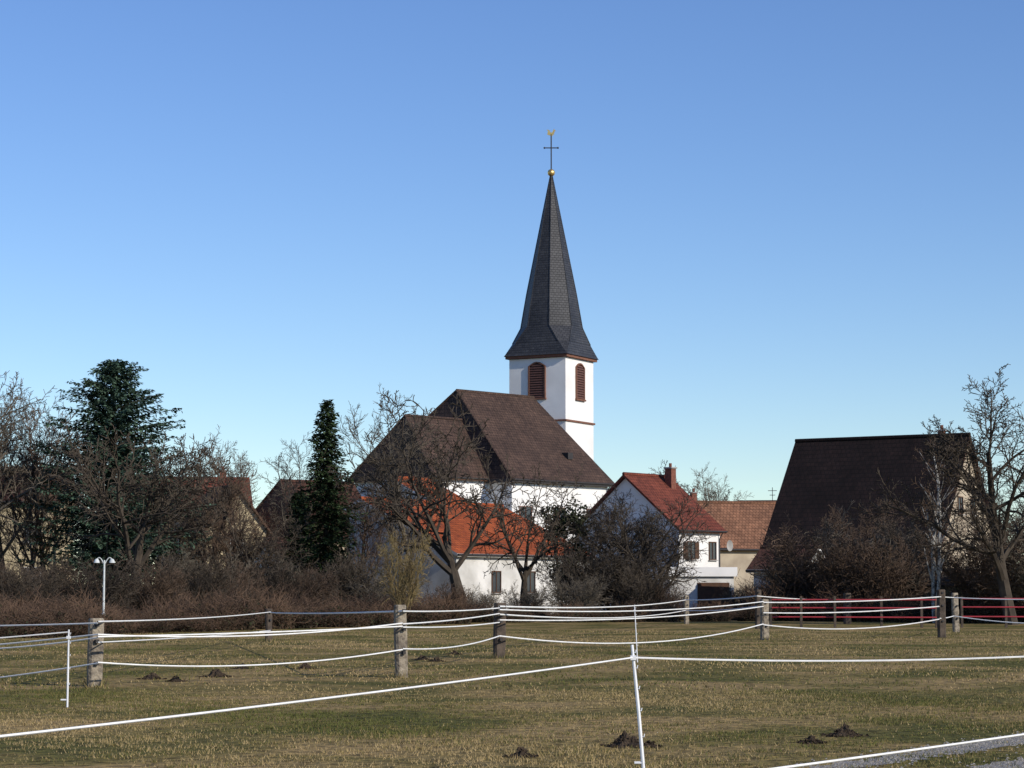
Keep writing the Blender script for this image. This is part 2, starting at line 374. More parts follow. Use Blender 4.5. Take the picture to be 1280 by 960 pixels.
b = MB(); b.tube([Vector((-0.9,0,9.5)), Vector((-0.9,0,10.9))], 0.03, 5, 0, True); b.tube([Vector((-1.3,0,10.6)), Vector((-0.5,0,10.6))], 0.03, 5, 0, True); b.tube([Vector((-1.15,0,10.2)), Vector((-0.65,0,10.2))], 0.03, 5, 0, True)
obj("tv_aerial", b.mesh("aerial", [M['iron']]), parent=he)
chimney(hd, -3.0, 0, 8.6, 9.7, 0.45)
bf = house("dark_barn", (24.25, 146.9), R(-31), 12.2, 5.5, 4.45, 11.57, M['dark_tile'], M['plaster_beige'], fascia=M['brown_tile'])
window(bf, 'R', -1.2, 6.5, 0.8, 1.0, M['brown_frame']); window(bf, 'R', 1.2, 6.5, 0.8, 1.0, M['brown_frame'])
window(bf, 'F', -3.5, 1.2, 2.4, 2.4, M['brown_frame'], door=True)
chimney(bf, 4.0, 0.5, 11.0, 11.9, 0.4)
lt = house("lean_to_shed", (17.5, 141.5), R(-31), 4.0, 2.2, 2.9, 4.3, M['brown_tile'], M['plaster_old'], fascia=M['frame'])
h1 = house("yellow_house", (-35.5, 155), R(4), 10, 4.5, 7.6, 10.0, M['brown_tile'], M['plaster_yellow'])
for u in (-3, 0, 3): window(h1, 'F', u, 4.9, 1.0, 1.3); window(h1, 'F', u, 1.8, 1.0, 1.3)
h2 = house("brown_roof_house", (-23.2, 168), R(12), 7.0, 4.3, 7.0, 9.95, M['red_tile'], M['plaster_beige'])
window(h2, 'F', 1.5, 4.3, 0.9, 1.2); window(h2, 'F', -1.5, 4.3, 0.9, 1.2)
h2b = house("yellow_house", (-20.6, 160), R(-62), 6.0, 2.6, 5.6, 8.9, M['brown_tile'], M['plaster_yellow'])
window(h2b, 'R', 0, 4.0, 0.9, 1.1)
chimney(h2, 1.5, 0, 9.4, 10.5, 0.5)
h3 = house("brown_roof_house", (-15.6, 172), R(35), 8.0, 4.8, 5.6, 9.9, M['brown_tile'], M['plaster_beige'], hip0=1.5)
sh = house("white_shed", (-14.6, 150), R(35), 4.5, 2.4, 3.6, 5.0, M['brown_tile'], M['plaster'])
window(sh, 'F', 0, 1.4, 0.9, 1.0)
hut = house("garden_hut", (23.2, 119.5), R(-12), 3.0, 1.2, 1.95, 2.6, M['wood_dark'], M['wood_yellow'], ov=0.2, th=0.08)
b = MB()
for i in range(16): b.box(-1.28+i*0.16, -1.28+i*0.16+0.13, -1.04, -1.003, 0.05, 1.75, 0)
obj("boards", b.mesh("boards", [M['wood_yellow']]), parent=hut)
hut2 = house("garden_hut", (20.0, 124), R(25), 3.4, 1.7, 2.2, 3.4, M['dark_tile'], M['wood_dark'], ov=0.25, th=0.1)

# ---------------------------------------------------------------- trees
def grow(mb, rng, p, d, length, r, lv, c):
    ns = c['seg'][lv]; pts = [p.copy()]; rad = [r]; st = length/ns; dirs = [d.copy()]
    for i in range(ns):
        wv = c['wob'][lv]
        d = d + Vector((rng.uniform(-wv, wv), rng.uniform(-wv, wv), rng.uniform(-wv, wv) + c['trop'][lv]))
        d.normalize(); p = p + d*st
        pts.append(p.copy()); dirs.append(d.copy()); rad.append(max(c['rmin'], r * (1 - (1-c['taper'])*(i+1)/ns)))
    mb.tube(pts, rad, c['sides'][lv], 1 if lv >= c['tw'] else 0)
    if lv+1 >= len(c['seg']): return
    n = c['n'][lv]; n = max(1, int(round(n * rng.uniform(0.8, 1.2))))
    az = rng.uniform(0, 6.28)
    for k in range(n):
        t = c['t0'][lv] + (1-c['t0'][lv]) * (k + rng.random()) / n
        t = min(t, 0.999); f = t*ns; i = int(f); fr = f - i
        q = pts[i].lerp(pts[i+1], fr); dd = dirs[i+1]
        az += 2.4 + rng.uniform(-0.5, 0.5)
        ref = Vector((1, 0, 0)) if abs(dd.x) < 0.8 else Vector((0, 1, 0))
        u = dd.cross(ref).normalized(); v = dd.cross(u)
        ang = R(c['ang'][lv]) * rng.uniform(0.7, 1.25)
        nd = dd*math.cos(ang) + (u*math.cos(az) + v*math.sin(az))*math.sin(ang)
        rl = rad[i]*(1-fr) + rad[i+1]*fr
        grow(mb, rng, q, nd, length * c['lr'][lv] * rng.uniform(0.7, 1.2) * (1.15 - 0.5*t), max(c['rmin'], rl*c['rr']), lv+1, c)

def bare(seed, H, cfg, matl, twig=None):
    rng = random.Random(seed); mb = MB()
    c = dict(seg=[6,5,4,3,3], wob=[.10,.22,.28,.3,.3], trop=[.05,.07,.04,.02,.02], n=[9,7,6,5,0], t0=[.3,.2,.15,.1,0],
             ang=[48,45,45,42,40], lr=[.62,.55,.5,.5,.5], sides=[7,5,4,3,3], rmin=.011, taper=.35, rr=.6, trunk=1.0, r0=.2, stems=1, lean=0.1, tw=9)
    c.update(cfg)
    for s in range(c['stems']):
        a = rng.uniform(0, 6.28)
        d = Vector((math.cos(a)*c['lean'], math.sin(a)*c['lean'], 1)).normalized()
        off = Vector((math.cos(a), math.sin(a), 0)) * (0.12 if c['stems'] > 1 else 0)
        grow(mb, rng, Vector((0,0,-0.1)) + off, d, c['trunk'] * (rng.uniform(.75, 1) if c['stems'] > 1 else 1), c['r0'], 0, c)
    zs = max(v[2] for v in mb.v); k = H / zs
    mb.v = [(x*k, y*k, z*k) for x, y, z in mb.v]
    return mb.mesh("bare_tree", [matl, twig or matl])

willowy = dict(trunk=8, r0=.17, n=[15,9,6,4,0], t0=[.2,.15,.1,.1,0], ang=[38,36,36,36,30], lr=[.55,.5,.5,.55,.5], trop=[.03,.12,.1,.06,.03], rmin=.010)
orchard = dict(trunk=3.2, r0=.22, n=[9,8,7,5,0], t0=[.42,.2,.15,.1,0], ang=[52,46,48,45,40], lr=[1.15,.58,.5,.5,.5], wob=[.10,.26,.34,.34,.3], trop=[.05,.09,.03,.0,0], seg=[5,7,5,4,3])
fruit = dict(trunk=2.6, r0=.27, n=[7,9,6,4,0], t0=[.5,.2,.15,.1,0], ang=[46,50,52,48,40], lr=[1.85,.5,.42,.42,.5], wob=[.12,.22,.36,.36,.3], trop=[.05,.055,.03,.02,0], seg=[5,9,6,4,3], taper=.22, rr=.66, sides=[8,6,4,3,3], rmin=.013)
round_ = dict(trunk=6, r0=.22, n=[12,9,7,6,0], t0=[.26,.2,.15,.1,0], ang=[55,45,45,45,40], lr=[.68,.52,.5,.45,.5], trop=[.04,.08,.04,.02,0])
shrubby = dict(trunk=3.2, r0=.04, n=[9,7,4,0], seg=[5,4,3,3], wob=[.15,.25,.3,.3], t0=[.12,.15,.1,0], ang=[34,36,40,30], lr=[.5,.5,.5,.4], trop=[.05,.06,.03,0], sides=[4,3,3,3], stems=14, lean=0.5, rmin=.009)
birch = dict(trunk=9, r0=.11, n=[16,6,5,0], seg=[9,4,3,3], wob=[.10,.15,.2,.3], t0=[.22,.2,.1,0], ang=[34,35,35,30], lr=[.27,.45,.5,.4], trop=[.04,.08,-.02,0], sides=[6,4,3,3], tw=2, rmin=.011, stems=2, lean=.12)
TM = {
 'w1': bare(1, 10, willowy, M['bark_grey']), 'w2': bare(2, 10, willowy, M['bark_red']),
 'o1': bare(13, 10, orchard, M['bark']), 'o2': bare(14, 10, orchard, M['bark']), 'o3': bare(25, 10, fruit, M['bark']), 'o4': bare(31, 10, fruit, M['bark']),
 'r1': bare(6, 10, round_, M['bark_grey']), 'r2': bare(7, 10, round_, M['bark']), 'r3': bare(57, 10, round_, M['bark_red']),
 's1': bare(8, 4, shrubby, M['bark_red']), 's2': bare(9, 4, shrubby, M['bark_grey']), 's3': bare(10, 4, dict(shrubby, stems=7, lean=.35), M['bark_green']), 's4': bare(19, 4, dict(shrubby, stems=12), M['bark']),
 'b1': bare(11, 10, birch, M['birch'], M['bark_red']),
}
trng = random.Random(5)
def tree(kind, px, D, top, name="bare_tree", wide=1.0, rz=None):
    me = TM[kind]; H0 = max(v.co.z for v in me.vertices)
    H = HT(top, D); k = H/H0
    return obj(name, me, XY(px, D), trng.uniform(0, 6.28) if rz is None else rz, None, (k*wide, k*wide, k))
for a in [('w1', 8, 125, 450), ('w2', 66, 128, 474), ('r1', -45, 120, 460), ('w1', 30, 138, 490),
          ('o1', 165, 108, 520), ('r2', 215, 128, 545), ('w2', 250, 132, 532), ('w1', 300, 140, 540), ('w2', 118, 135, 560), ('r1', 190, 134, 560),
          ('w1', 352, 138, 540), ('o4', 325, 120, 610), ('r3', 310, 124, 620), ('w2', 445, 130, 585),
          ('w1', 520, 140, 480),
          ('r2', 765, 128, 605), ('o1', 805, 124, 606), ('r2', 742, 134, 630), ('o2', 828, 130, 650),
          ('r1', 822, 215, 572), ('w1', 876, 212, 578), ('r2', 905, 220, 610),
          ('o2', 1135, 122, 640), ('r3', 1075, 130, 620), ('r2', 1245, 118, 600), ('w2', 1290, 125, 520)]:
    tree(*a)
tree('o3', 580, 118, 487, "fruit_tree", .95, 2.1)
tree('o4', 655, 124, 550, "fruit_tree", 0.8, 0.4)
tree('r2', 1262, 105, 458, "bare_tree", 1.05, 0.3)
tree('b1', 1168, 112, 545, "birch_tree", 1.0, 0.3)
tree('s3', 505, 104, 655, "sapling", 0.6)
for a in [('s1',1020,124,636),('s1',1050,120,655),('s2',1085,122,625),('s1',1110,118,655),('s4',1000,122,690),('s2',1140,120,670),('s1',1235,112,650),('s1',1270,110,625),
          ('s4',735,120,682),('s1',835,118,722),('s4',770,120,680),('s4',800,118,700),('s1',960,122,720),('s2',925,126,722),
          ('s1',560,114,722),('s2',600,116,728),('s2',655,118,724),('s2',715,116,704),
          ('s4',440,114,684),('s1',390,112,700),('s4',340,114,695),('s1',290,110,690),('s4',240,106,686),('s1',195,104,695),('s4',120,102,690),('s1',80,104,695),('s4',40,100,695),('s1',5,102,695),
          ('s2',475,112,705),('s2',265,112,675),('s2',365,116,690),('s1',-40,100,680),('s2',1310,108,640)]:
    tree(a[0], a[1], a[2], a[3], "bare_shrub", 1.15)

def conifer(seed, H, Rm, mats, power=0.8, droop=0.25, dens=24, z0=0.6, spray=0.34, irregular=0.25, up=0.0, per=22):
    rng = random.Random(seed); mb = MB()
    mb.tube([Vector((0,0,-0.1)), Vector((0.05,0,H*.5)), Vector((0,0.03,H))], [H*.018, H*.012, 0.02], 7, 0)
    n = int(dens*H)
    for i in range(n):
        t = (i + rng.random())/n; z = z0 + (H - z0)*t
        az = i*2.399 + rng.uniform(-.4, .4)
        Lb = Rm * (max(0.0, 1-t)**power) * rng.uniform(1-irregular*1.6, 1+irregular) + 0.12
        Lb *= 1 + irregular*noise.noise(Vector((math.cos(az)*1.2, math.sin(az)*1.2, z*0.7+seed)))*1.6
        if t < 0.12: Lb *= 0.6 + 3*t
        d = Vector((math.cos(az), math.sin(az), 0)); m0 = 1 if rng.random() < .55 else 2
        pts = []
        for k in range(5):
            s = k/4; pts.append(Vector((0,0,z)) + d*(Lb*s) + Vector((0,0, up*Lb*s - droop*Lb*s*(1.3-0.6*s))))
        mb.tube(pts, [0.03,.025,.02,.015,.01], 3, 0)
        cnt = int(8 + Lb*per)
        for k in range(cnt):
            s = 0.08 + 0.92*rng.random()**0.75; f = min(3.999, s*4); j = int(f); q = pts[j].lerp(pts[j+1], f-j)
            q = q + Vector((rng.uniform(-.1,.1), rng.uniform(-.1,.1), rng.uniform(-.08,.08)))
            sd = Vector((-d.y, d.x, 0)) * rng.choice((-1, 1))
            dr = (d*rng.uniform(.1, 1) + sd*rng.uniform(.1, 1.0) + Vector((0,0,rng.uniform(-.6,.3)))).normalized()
            ln = spray*rng.uniform(.6, 1.3)*(.75+.4*(1-s)); wd = ln*rng.uniform(.16, .3)
            sv_ = dr.cross(Vector((rng.uniform(-.8,.8), rng.uniform(-.8,.8), 1))).normalized()*wd
            m = m0 if rng.random() < .8 else 3-m0
            mb.poly([q, q+dr*ln*.5+sv_, q+dr*ln, q+dr*ln*.5-sv_], m)
    return mb.mesh("conifer", [M['bark']]+mats)
spr = conifer(3, HT(500, 125), 2.5, [M['ndl_dark'], M['ndl_light']], power=0.72, droop=0.35, dens=42, spray=.27, irregular=.30, per=24)
obj("spruce_tree", spr, XY(408, 125))
spr2 = conifer(8, HT(610, 128), 1.4, [M['ndl_dark'], M['ndl_dark']], power=0.6, dens=30, spray=.28)
obj("spruce_tree", spr2, XY(374, 132))
ced = conifer(4, HT(452, 120), 4.6, [M['cedar_dark'], M['cedar_light']], power=0.46, droop=-0.05, up=0.14, dens=34, z0=2.0, spray=0.30, irregular=0.30, per=28)
obj("cedar_tree", ced, XY(140, 120), 1.0)
def leafmass(seed, rx, ry, H, mats, n=5000, size=.12, stems=6, lumps=14):
    rng = random.Random(seed); mb = MB()
    cs = [(rng.uniform(-rx, rx)*.65, rng.uniform(-ry, ry)*.65, rng.uniform(.2, .85)*H, rng.uniform(.22, .42)*min(rx*1.3, H*.6), rng.random() < .45) for _ in range(lumps)]
    for i in range(stems):
        x, y, z, r, _ = cs[i % lumps]; mb.tube([Vector((x*.2, y*.2, -.05)), Vector((x*.6, y*.6, z*.5)), Vector((x, y, z))], [.07, .05, .02], 5, 0)
    for k in range(n):
        x, y, z, r, li = rng.choice(cs)
        v = Vector((rng.gauss(0,1), rng.gauss(0,1), rng.gauss(0,1))).normalized() * r * rng.uniform(.55, 1.15)
        p = Vector((x, y, z)) + v
        if p.z < 0.02: p.z = rng.uniform(0.02, .4)
        a = Vector((rng.gauss(0,1), rng.gauss(0,1), rng.gauss(0,1))).normalized()
        b_ = a.cross(Vector((rng.gauss(0,1), rng.gauss(0,1), rng.gauss(0,1)))).normalized()
        s = size*rng.uniform(.6, 1.4)
        mb.poly([p-a*s, p+b_*s*.6, p+a*s, p-b_*s*.6], 2 if li else 1)
    return mb.mesh("leaves", [M['bark']]+mats)
obj("ivy_covered_tree", leafmass(1, 1.5, 1.4, HT(612, 130), [M['litter_dark'], M['litter_dark']], 4200, .10, lumps=20), XY(708, 130))
obj("evergreen_bush", leafmass(2, 1.6, 1.5, 4.2, [M['litter_dark'], M['litter_dark']], 4500, .13), XY(1262, 116))
obj("evergreen_bush", leafmass(3, 2.2, 1.6, 3.2, [M['litter_dark'], M['ivy']], 4500, .13), XY(1120, 126))
obj("evergreen_bush", leafmass(4, 1.8, 1.6, 3.4, [M['litter_dark'], M['litter_dark']], 4500, .13), XY(310, 128))
obj("evergreen_bush", leafmass(5, 1.8, 1.6, 3.2, [M['litter_dark'], M['litter_dark']], 4500, .12), XY(785, 132))

def bramble(seed, Wd, H, ncane, nleaf, mats):
    rng = random.Random(seed); mb = MB()
    for i in range(ncane):
        a = rng.uniform(0, 6.28); r = rng.uniform(0, Wd*.5)
        p = Vector((math.cos(a)*r, math.sin(a)*r*.7, 0)); d = Vector((rng.uniform(-.7,.7), rng.uniform(-.7,.7), rng.uniform(.7, 1.3))).normalized()
        L = H*rng.uniform(.6, 1.3); pts = [p]
        for k in range(5):
            d = (d + Vector((rng.uniform(-.2,.2), rng.uniform(-.2,.2), -.17))).normalized(); pts.append(pts[-1]+d*L/5)
        mb.tube(pts, [.014,.013,.012,.011,.010,.009], 3, 0)
        for k in range(4):
            q = pts[rng.randint(1, 5)]; dd = Vector((rng.gauss(0,1), rng.gauss(0,1), rng.uniform(0,1.5))).normalized()
            mb.tube([q, q+dd*L*.16, q+dd*L*.3+Vector((0,0,.03))], [.010,.009,.008], 3, 0)
    for k in range(nleaf):
        a = rng.uniform(0, 6.28); r = Wd*.52*math.sqrt(rng.random()); z = H*.8*rng.random()**1.3 * (1-.35*(r/(Wd*.52))**2)
        p = Vector((math.cos(a)*r, math.sin(a)*r*.7, z))
        u = Vector((rng.gauss(0,1), rng.gauss(0,1), rng.gauss(0,1))).normalized(); v = u.cross(Vector((rng.gauss(0,1), rng.gauss(0,1), 1))).normalized(); s = rng.uniform(.04, .11)
        mb.poly([p-u*s, p+v*s*.6, p+u*s, p-v*s*.6], 1 if rng.random() < .75 else 2)
    return mb.mesh("bramble_clump", mats)
bm_ = [bramble(20+i, 3.4, 1.7, 150, 1700, [M['bramble'], M['litter'], M['litter_dark']]) for i in range(3)]
bd_ = [bramble(30+i, 3.4, 2.2, 130, 2600, [M['bark'], M['litter'], M['litter_dark']]) for i in range(2)]
th = empty("bramble_thicket")
rng = random.Random(77)
def row(parent, meshes, pts, step, sc, jit=.6):
    for (x0, d0), (x1, d1) in zip(pts[:-1], pts[1:]):
        a = XY(x0, d0); b_ = XY(x1, d1); n = max(1, int((b_-a).length/step))
        for i in range(n):
            q = a.lerp(b_, (i+rng.random())/n); s = sc*rng.uniform(.7, 1.15)
            obj("clump", rng.choice(meshes), (q.x+rng.uniform(-jit, jit), q.y+rng.uniform(-jit, jit), 0), rng.uniform(0, 6.28), parent, (s, s, s*rng.uniform(.7, 1.2)))
row(th, bm_, [(-250, 66), (0, 75), (200, 86), (420, 100), (560, 108)], 1.3, .66)
row(th, bm_, [(-250, 72), (0, 82), (200, 94), (420, 106), (560, 112)], 1.5, .82)
row(th, bm_, [(560, 112), (760, 114), (960, 118)], 1.1, .50, .5)
row(th, bm_, [(560, 116), (760, 119), (960, 122)], 1.8, .60, .6)
row(th, bm_, [(960, 120), (1200, 112), (1450, 106)], 1.5, .95)
hd_ = empty("overgrown_hedge")
row(hd_, bd_, [(-300, 90), (0, 98), (300, 108), (480, 114)], 1.6, .88)
row(hd_, bd_, [(480, 116), (560, 118), (800, 126)], 1.8, .56)
row(hd_, bd_, [(950, 128), (1200, 118), (1450, 112)], 1.7, 1.0)
row(hd_, bd_, [(-300, 128), (0, 132), (300, 138), (420, 140)], 2.0, 1.3)
row(hd_, bd_, [(950, 138), (1010, 132), (1200, 130), (1450, 125)], 2.0, 1.2)

# ---------------------------------------------------------------- ground
gm = bpy.data.materials.new("pasture_grass"); gm.use_nodes = True
t = gm.node_tree; bs = t.nodes['Principled BSDF']; bs.inputs['Roughness'].default_value = 1; bs.inputs['Specular IOR Level'].default_value = 0.05
tc = t.nodes.new('ShaderNodeTexCoord')
def nz(scale, det=8, dist=0.0):
    n = t.nodes.new('ShaderNodeTexNoise'); n.inputs['Scale'].default_value = scale; n.inputs['Detail'].default_value = det; n.inputs['Distortion'].default_value = dist
    t.links.new(tc.outputs['Object'], n.inputs['Vector']); return n
def ramp(n, stops):
    c = t.nodes.new('ShaderNodeValToRGB'); els = c.color_ramp.elements
    els[0].position, els[0].color = stops[0][0], (*stops[0][1], 1); els[1].position, els[1].color = stops[-1][0], (*stops[-1][1], 1)
    for p_, c_ in stops[1:-1]: e = els.new(p_); e.color = (*c_, 1)
    t.links.new(n.outputs['Fac'], c.inputs[0]); return c
big = ramp(nz(0.30, 10, .5), [(.38, (.105, .100, .032)), (.48, (.190, .150, .056)), (.60, (.30, .215, .098))])
fine = ramp(nz(5, 12), [(.32, (.34, .33, .31)), (.5, (.95, .95, .95)), (.70, (1.45, 1.38, 1.2))])
mx = t.nodes.new('ShaderNodeMix'); mx.data_type = 'RGBA'; mx.blend_type = 'MULTIPLY'; mx.inputs[0].default_value = 1
t.links.new(big.outputs[0], mx.inputs[6]); t.links.new(fine.outputs[0], mx.inputs[7]); t.links.new(mx.outputs[2], bs.inputs['Base Color'])
bp = t.nodes.new('ShaderNodeBump'); bp.inputs['Strength'].default_value = .8; bp.inputs['Distance'].default_value = .06
nb = nz(9, 10); t.links.new(nb.outputs['Fac'], bp.inputs['Height']); t.links.new(bp.outputs[0], bs.inputs['Normal'])
b = MB(); b.quad((-3000, -500, 0), (3000, -500, 0), (3000, 5000, 0), (-3000, 5000, 0)); obj("ground", b.mesh("ground", [gm]))

rs = np.random.RandomState(3)
def patch(X, D):
    return (np.sin(X*.55+D*.31+.7*np.sin(D*.23))+np.sin(X*.9-D*.17+2)+np.sin(D*.45+X*.2+1.3))/3
def blades(n, d0, d1, hmin, hmax, wd, name, mats_c):
    u = rs.rand(n); D = np.sqrt(d0*d0 + u*(d1*d1-d0*d0)); X = (rs.rand(n)*2-1) * D*0.27
    cl = np.sin(X*1.7+D*.9)+np.sin(X*3.1-D*2.3+1)+np.sin(X*.6+D*.35)+np.sin(X*7.3+D*5.1)+np.sin(D*6.7-X*4.9)
    keep = rs.rand(n) < np.clip(.45+.22*cl, .10, 1); X = X[keep]; D = D[keep]; cl = cl[keep]; n = len(X)
    h = (hmin + (hmax-hmin)*rs.rand(n)**2) * (1+.15*np.clip(cl, -2, 2)); a = rs.rand(n)*6.283; l = rs.rand(n)*1.3*h; la = rs.rand(n)*6.283
    dx = np.cos(a)*wd*.5; dy = np.sin(a)*wd*.5
    co = np.zeros((n, 3, 3)); co[:,0,0] = X-dx; co[:,0,1] = D-dy; co[:,1,0] = X+dx; co[:,1,1] = D+dy
    co[:,2,0] = X+np.cos(la)*l; co[:,2,1] = D+np.sin(la)*l; co[:,2,2] = h; co[:,:2,2] = -.004
    me = bpy.data.meshes.new(name); me.vertices.add(3*n); me.vertices.foreach_set('co', co.ravel())
    me.loops.add(3*n); me.loops.foreach_set('vertex_index', np.arange(3*n, dtype=np.int32))
    me.polygons.add(n); me.polygons.foreach_set('loop_start', np.arange(0, 3*n, 3, dtype=np.int32))
    for m in mats_c: me.materials.append(m)
    mi = np.clip(np.floor(rs.rand(n)*len(mats_c)+.2-cl*.2-patch(X, D)*2.0).astype(np.int32), 0, len(mats_c)-1)
    me.update(calc_edges=True); me.polygons.foreach_set('material_index', mi.astype(np.int32)); me.update()
    return me
gmats = [mat("grass_green", (.110,.118,.030), (.080,.088,.024), 2), mat("grass_olive", (.20,.160,.056), (.16,.125,.048), 2), mat("grass_straw", (.40,.30,.15), (.30,.225,.11), 2)]
obj("grass", blades(230000, 17, 36, .014, .042, .010, "grass_near", gmats))
obj("grass", blades(130000, 36, 90, .025, .055, .022, "grass_far", gmats))
def tufts(points, n, rad, h, name):
    mb = MB(); r_ = random.Random(9)
    for q in points:
        for k in range(n):
            a = r_.uniform(0, 6.28); r = rad*r_.random(); x = q.x+math.cos(a)*r; y = q.y+math.sin(a)*r; hh = h*r_.uniform(.4, 1); la = r_.uniform(0, 6.28)
            wx = math.cos(a+1.5)*.008; wy = math.sin(a+1.5)*.008
            mb.poly([(x-wx, y-wy, 0), (x+wx, y+wy, 0), (x+math.cos(la)*hh*.4, y+math.sin(la)*hh*.4, hh)], r_.randint(0, 2))
    return obj("tall_grass", mb.mesh(name, gmats))

gr = mat("gravel", (.36, .34, .31), (.20, .185, .165), 18, 1, .6, 60)
tk = empty("gravel_track")
p0 = G(1075, 950); p1 = G(1290, 918); dv = (p1-p0).normalized(); nv = Vector((dv.y, -dv.x, 0))
def strip(off, wd, z, m, nm, seed):
    b = MB(); rr_ = random.Random(seed); L = []; q = -14.0
    while q < 60:
        c = p0 + dv*q + nv*off
        L.append((c - nv*(wd/2+rr_.uniform(-.12,.12)), c + nv*(wd/2+rr_.uniform(-.12,.12)))); q += .2
    for (a, b_), (c, d) in zip(L[:-1], L[1:]): b.quad((a.x,a.y,z), (b_.x,b_.y,z), (d.x,d.y,z), (c.x,c.y,z))
    for k in range(2600):
        s = rr_.uniform(.008, .022); c = p0 + dv*rr_.uniform(-6, 14) + nv*(off + rr_.gauss(0, wd*.42)); x, y = c.x, c.y
        v = [(x-s, y-s*.6, z), (x+s*.9, y-s*.8, z), (x+s, y+s*.7, z), (x-s*.7, y+s, z), (x+s*.1, y, z+s*.8)]
        for f in ((0,1,4),(1,2,4),(2,3,4),(3,0,4)): b.poly([v[i] for i in f])
    obj(nm, b.mesh(nm, [m]), parent=tk)
strip(0.2, 0.5, .004, gr, "rut", 1); strip(1.5, 0.5, .004, gr, "rut", 2)

def molehill(px, py, wpx, seed):
    c = G(px, py); w_ = wpx * c.y/F; r_ = random.Random(seed); mb = MB(); n = 18; m = 7; rad = w_/2; H = rad*.6
    def pt(i, j):
        a = 2*math.pi*j/n; r = rad*i/m; k = noise.noise(Vector((math.cos(a)*1.2*i/m*3, math.sin(a)*1.2*i/m*3, seed*3.1)))
        z = H*(math.cos(min(1, i/m)*math.pi)*.5+.5)*(1+.6*k) + (.03*noise.noise(Vector((i*1.7, (j%n)*1.3, seed))) if 0 < i < m else 0)
        return (math.cos(a)*r*(1+.3*k), math.sin(a)*r*(1+.3*k), max(z, -.005) if i < m else -.01)
    for i in range(m):
        for j in range(n): mb.quad(pt(i,j), pt(i+1,j), pt(i+1,j+1), pt(i,j+1))
    for k in range(120):
        a = r_.uniform(0, 6.28); r = rad*1.45*math.sqrt(r_.random()); s = r_.uniform(.010, .032)
        z = H*(math.cos(min(1, r/rad)*math.pi)*.5+.5)
        q = Vector((math.cos(a)*r, math.sin(a)*r, z)); vs = [q+Vector((r_.uniform(-1,1), r_.uniform(-1,1), r_.uniform(-.3,1))).normalized()*s for _ in range(6)]
        for f in ((0,1,2),(0,2,3),(0,3,4),(1,2,5),(2,3,5),(3,4,5),(0,4,1),(1,4,5)): mb.poly([vs[x] for x in f])
    obj("molehill", mb.mesh("molehill", [M['dirt']]), c)
for i, a in enumerate([(1055,920,40),(1015,929,26),(784,933,50),(652,946,30),(812,934,22),(270,846,32),(303,836,20),(190,849,26),(220,852,20),(382,836,22),(528,825,18),(546,827,16),(568,818,14)]):
    molehill(*a, i+1)

# ---------------------------------------------------------------- fences
fence = empty("paddock_fence")
def post(px, base, top, wpx, matl, seed, par=fence):
    D = GD(base); q = XY(px, D); Hh = HT(top, D); w_ = wpx*D/F; r_ = random.Random(seed); d_ = w_*.75
    b = MB(); n = 7; le = Vector((r_.uniform(-.02,.02), r_.uniform(-.02,.02), 0)); rings_ = []
    for i in range(n+1):
        z = -.1 + (Hh+.1)*i/n; k = 1 + r_.uniform(-.05,.05); c = w_*.16
        o_ = le*z*1.5
        ring = [(-w_/2*k+c,-d_/2*k),(w_/2*k-c,-d_/2*k),(w_/2*k,-d_/2*k+c),(w_/2*k,d_/2*k-c),(w_/2*k-c,d_/2*k),(-w_/2*k+c,d_/2*k),(-w_/2*k,d_/2*k-c),(-w_/2*k,-d_/2*k+c)]
        rings_.append([(x+o_.x, y+o_.y, z) for x, y in ring])
    for i in range(n):
        for j in range(8): b.quad(rings_[i][j], rings_[i][(j+1)%8], rings_[i+1][(j+1)%8], rings_[i+1][j])
    tp = [(x*.86, y*.86, z+.03) for x, y, z in rings_[-1]]
    for j in range(8): b.quad(rings_[-1][j], rings_[-1][(j+1)%8], tp[(j+1)%8], tp[j])
    b.poly(tp)
    for z in (Hh-.08, Hh*.68, Hh*.35): b.box(-w_*.12, w_*.12, -d_/2-.06, -d_/2+.001, z-.03, z+.03, 1)
    obj("post", b.mesh("post", [matl, M['iron']]), q, r_.uniform(.15, .5), par)
    return q
pq = []
for i, a in enumerate([(122,858,775,18,'wood'),(503,847,758,15,'wood'),(624,823,755,14,'wood_dark'),(338,803,762,8,'wood_dark'),(857,780,745,6,'wood'),
                       (954,800,750,10,'wood'),(946,786,738,7,'wood_dark'),(1174,797,738,10,'wood_dark'),(1192,790,742,8,'wood'),(1057,780,742,9,'wood_dark'),(436,776,750,6,'wood_dark'),(-160,850,772,17,'wood'),(1400,792,742,10,'wood')]):
    pq.append(post(a[0], a[1], a[2], a[3], M[a[4]], i))
tufts(pq[:4]+pq[5:6], 90, .28, .2, "tufts")
def tape(x0, y0, D0, x1, y1, D1, sag=.06, r=.012, m='tape', mb=None):
    a = P(x0, y0, D0); b_ = P(x1, y1, D1); pts = []
    for i in range(17):
        s = i/16; q = a.lerp(b_, s); q.z -= 4*sag*s*(1-s); pts.append(q)
    mb.tube(pts, r, 5)
mb = MB()
A=(122,37.1); B=(503,41.1); C=(624,52.5); Dp=(338,68.6); E=(857,106); Fp=(954,72); F2=(946,92); Gp=(1174,75.5); H=(1192,86); Zl=(-160,40); Zr=(1400,83); I=(1057,106)
def tp(a, ya, b_, yb, sag=.06, r=.013): tape(a[0], ya, a[1], b_[0], yb, b_[1], sag, r, mb=mb)
tp(Zl,783,A,779,.02); tp(Zl,817,A,793,.03); tp(Zl,812,A,797,.1); tp(Zl,862,A,829,.05)
tp(A,777,Dp,765,.05,.016); tp(Dp,766,B,764,.03,.018); tp(A,793,B,779,.12,.015); tp(A,796,B,783,.02,.015); tp(A,828,B,812,.16,.015); tp(A,803,Dp,788,.03,.014)
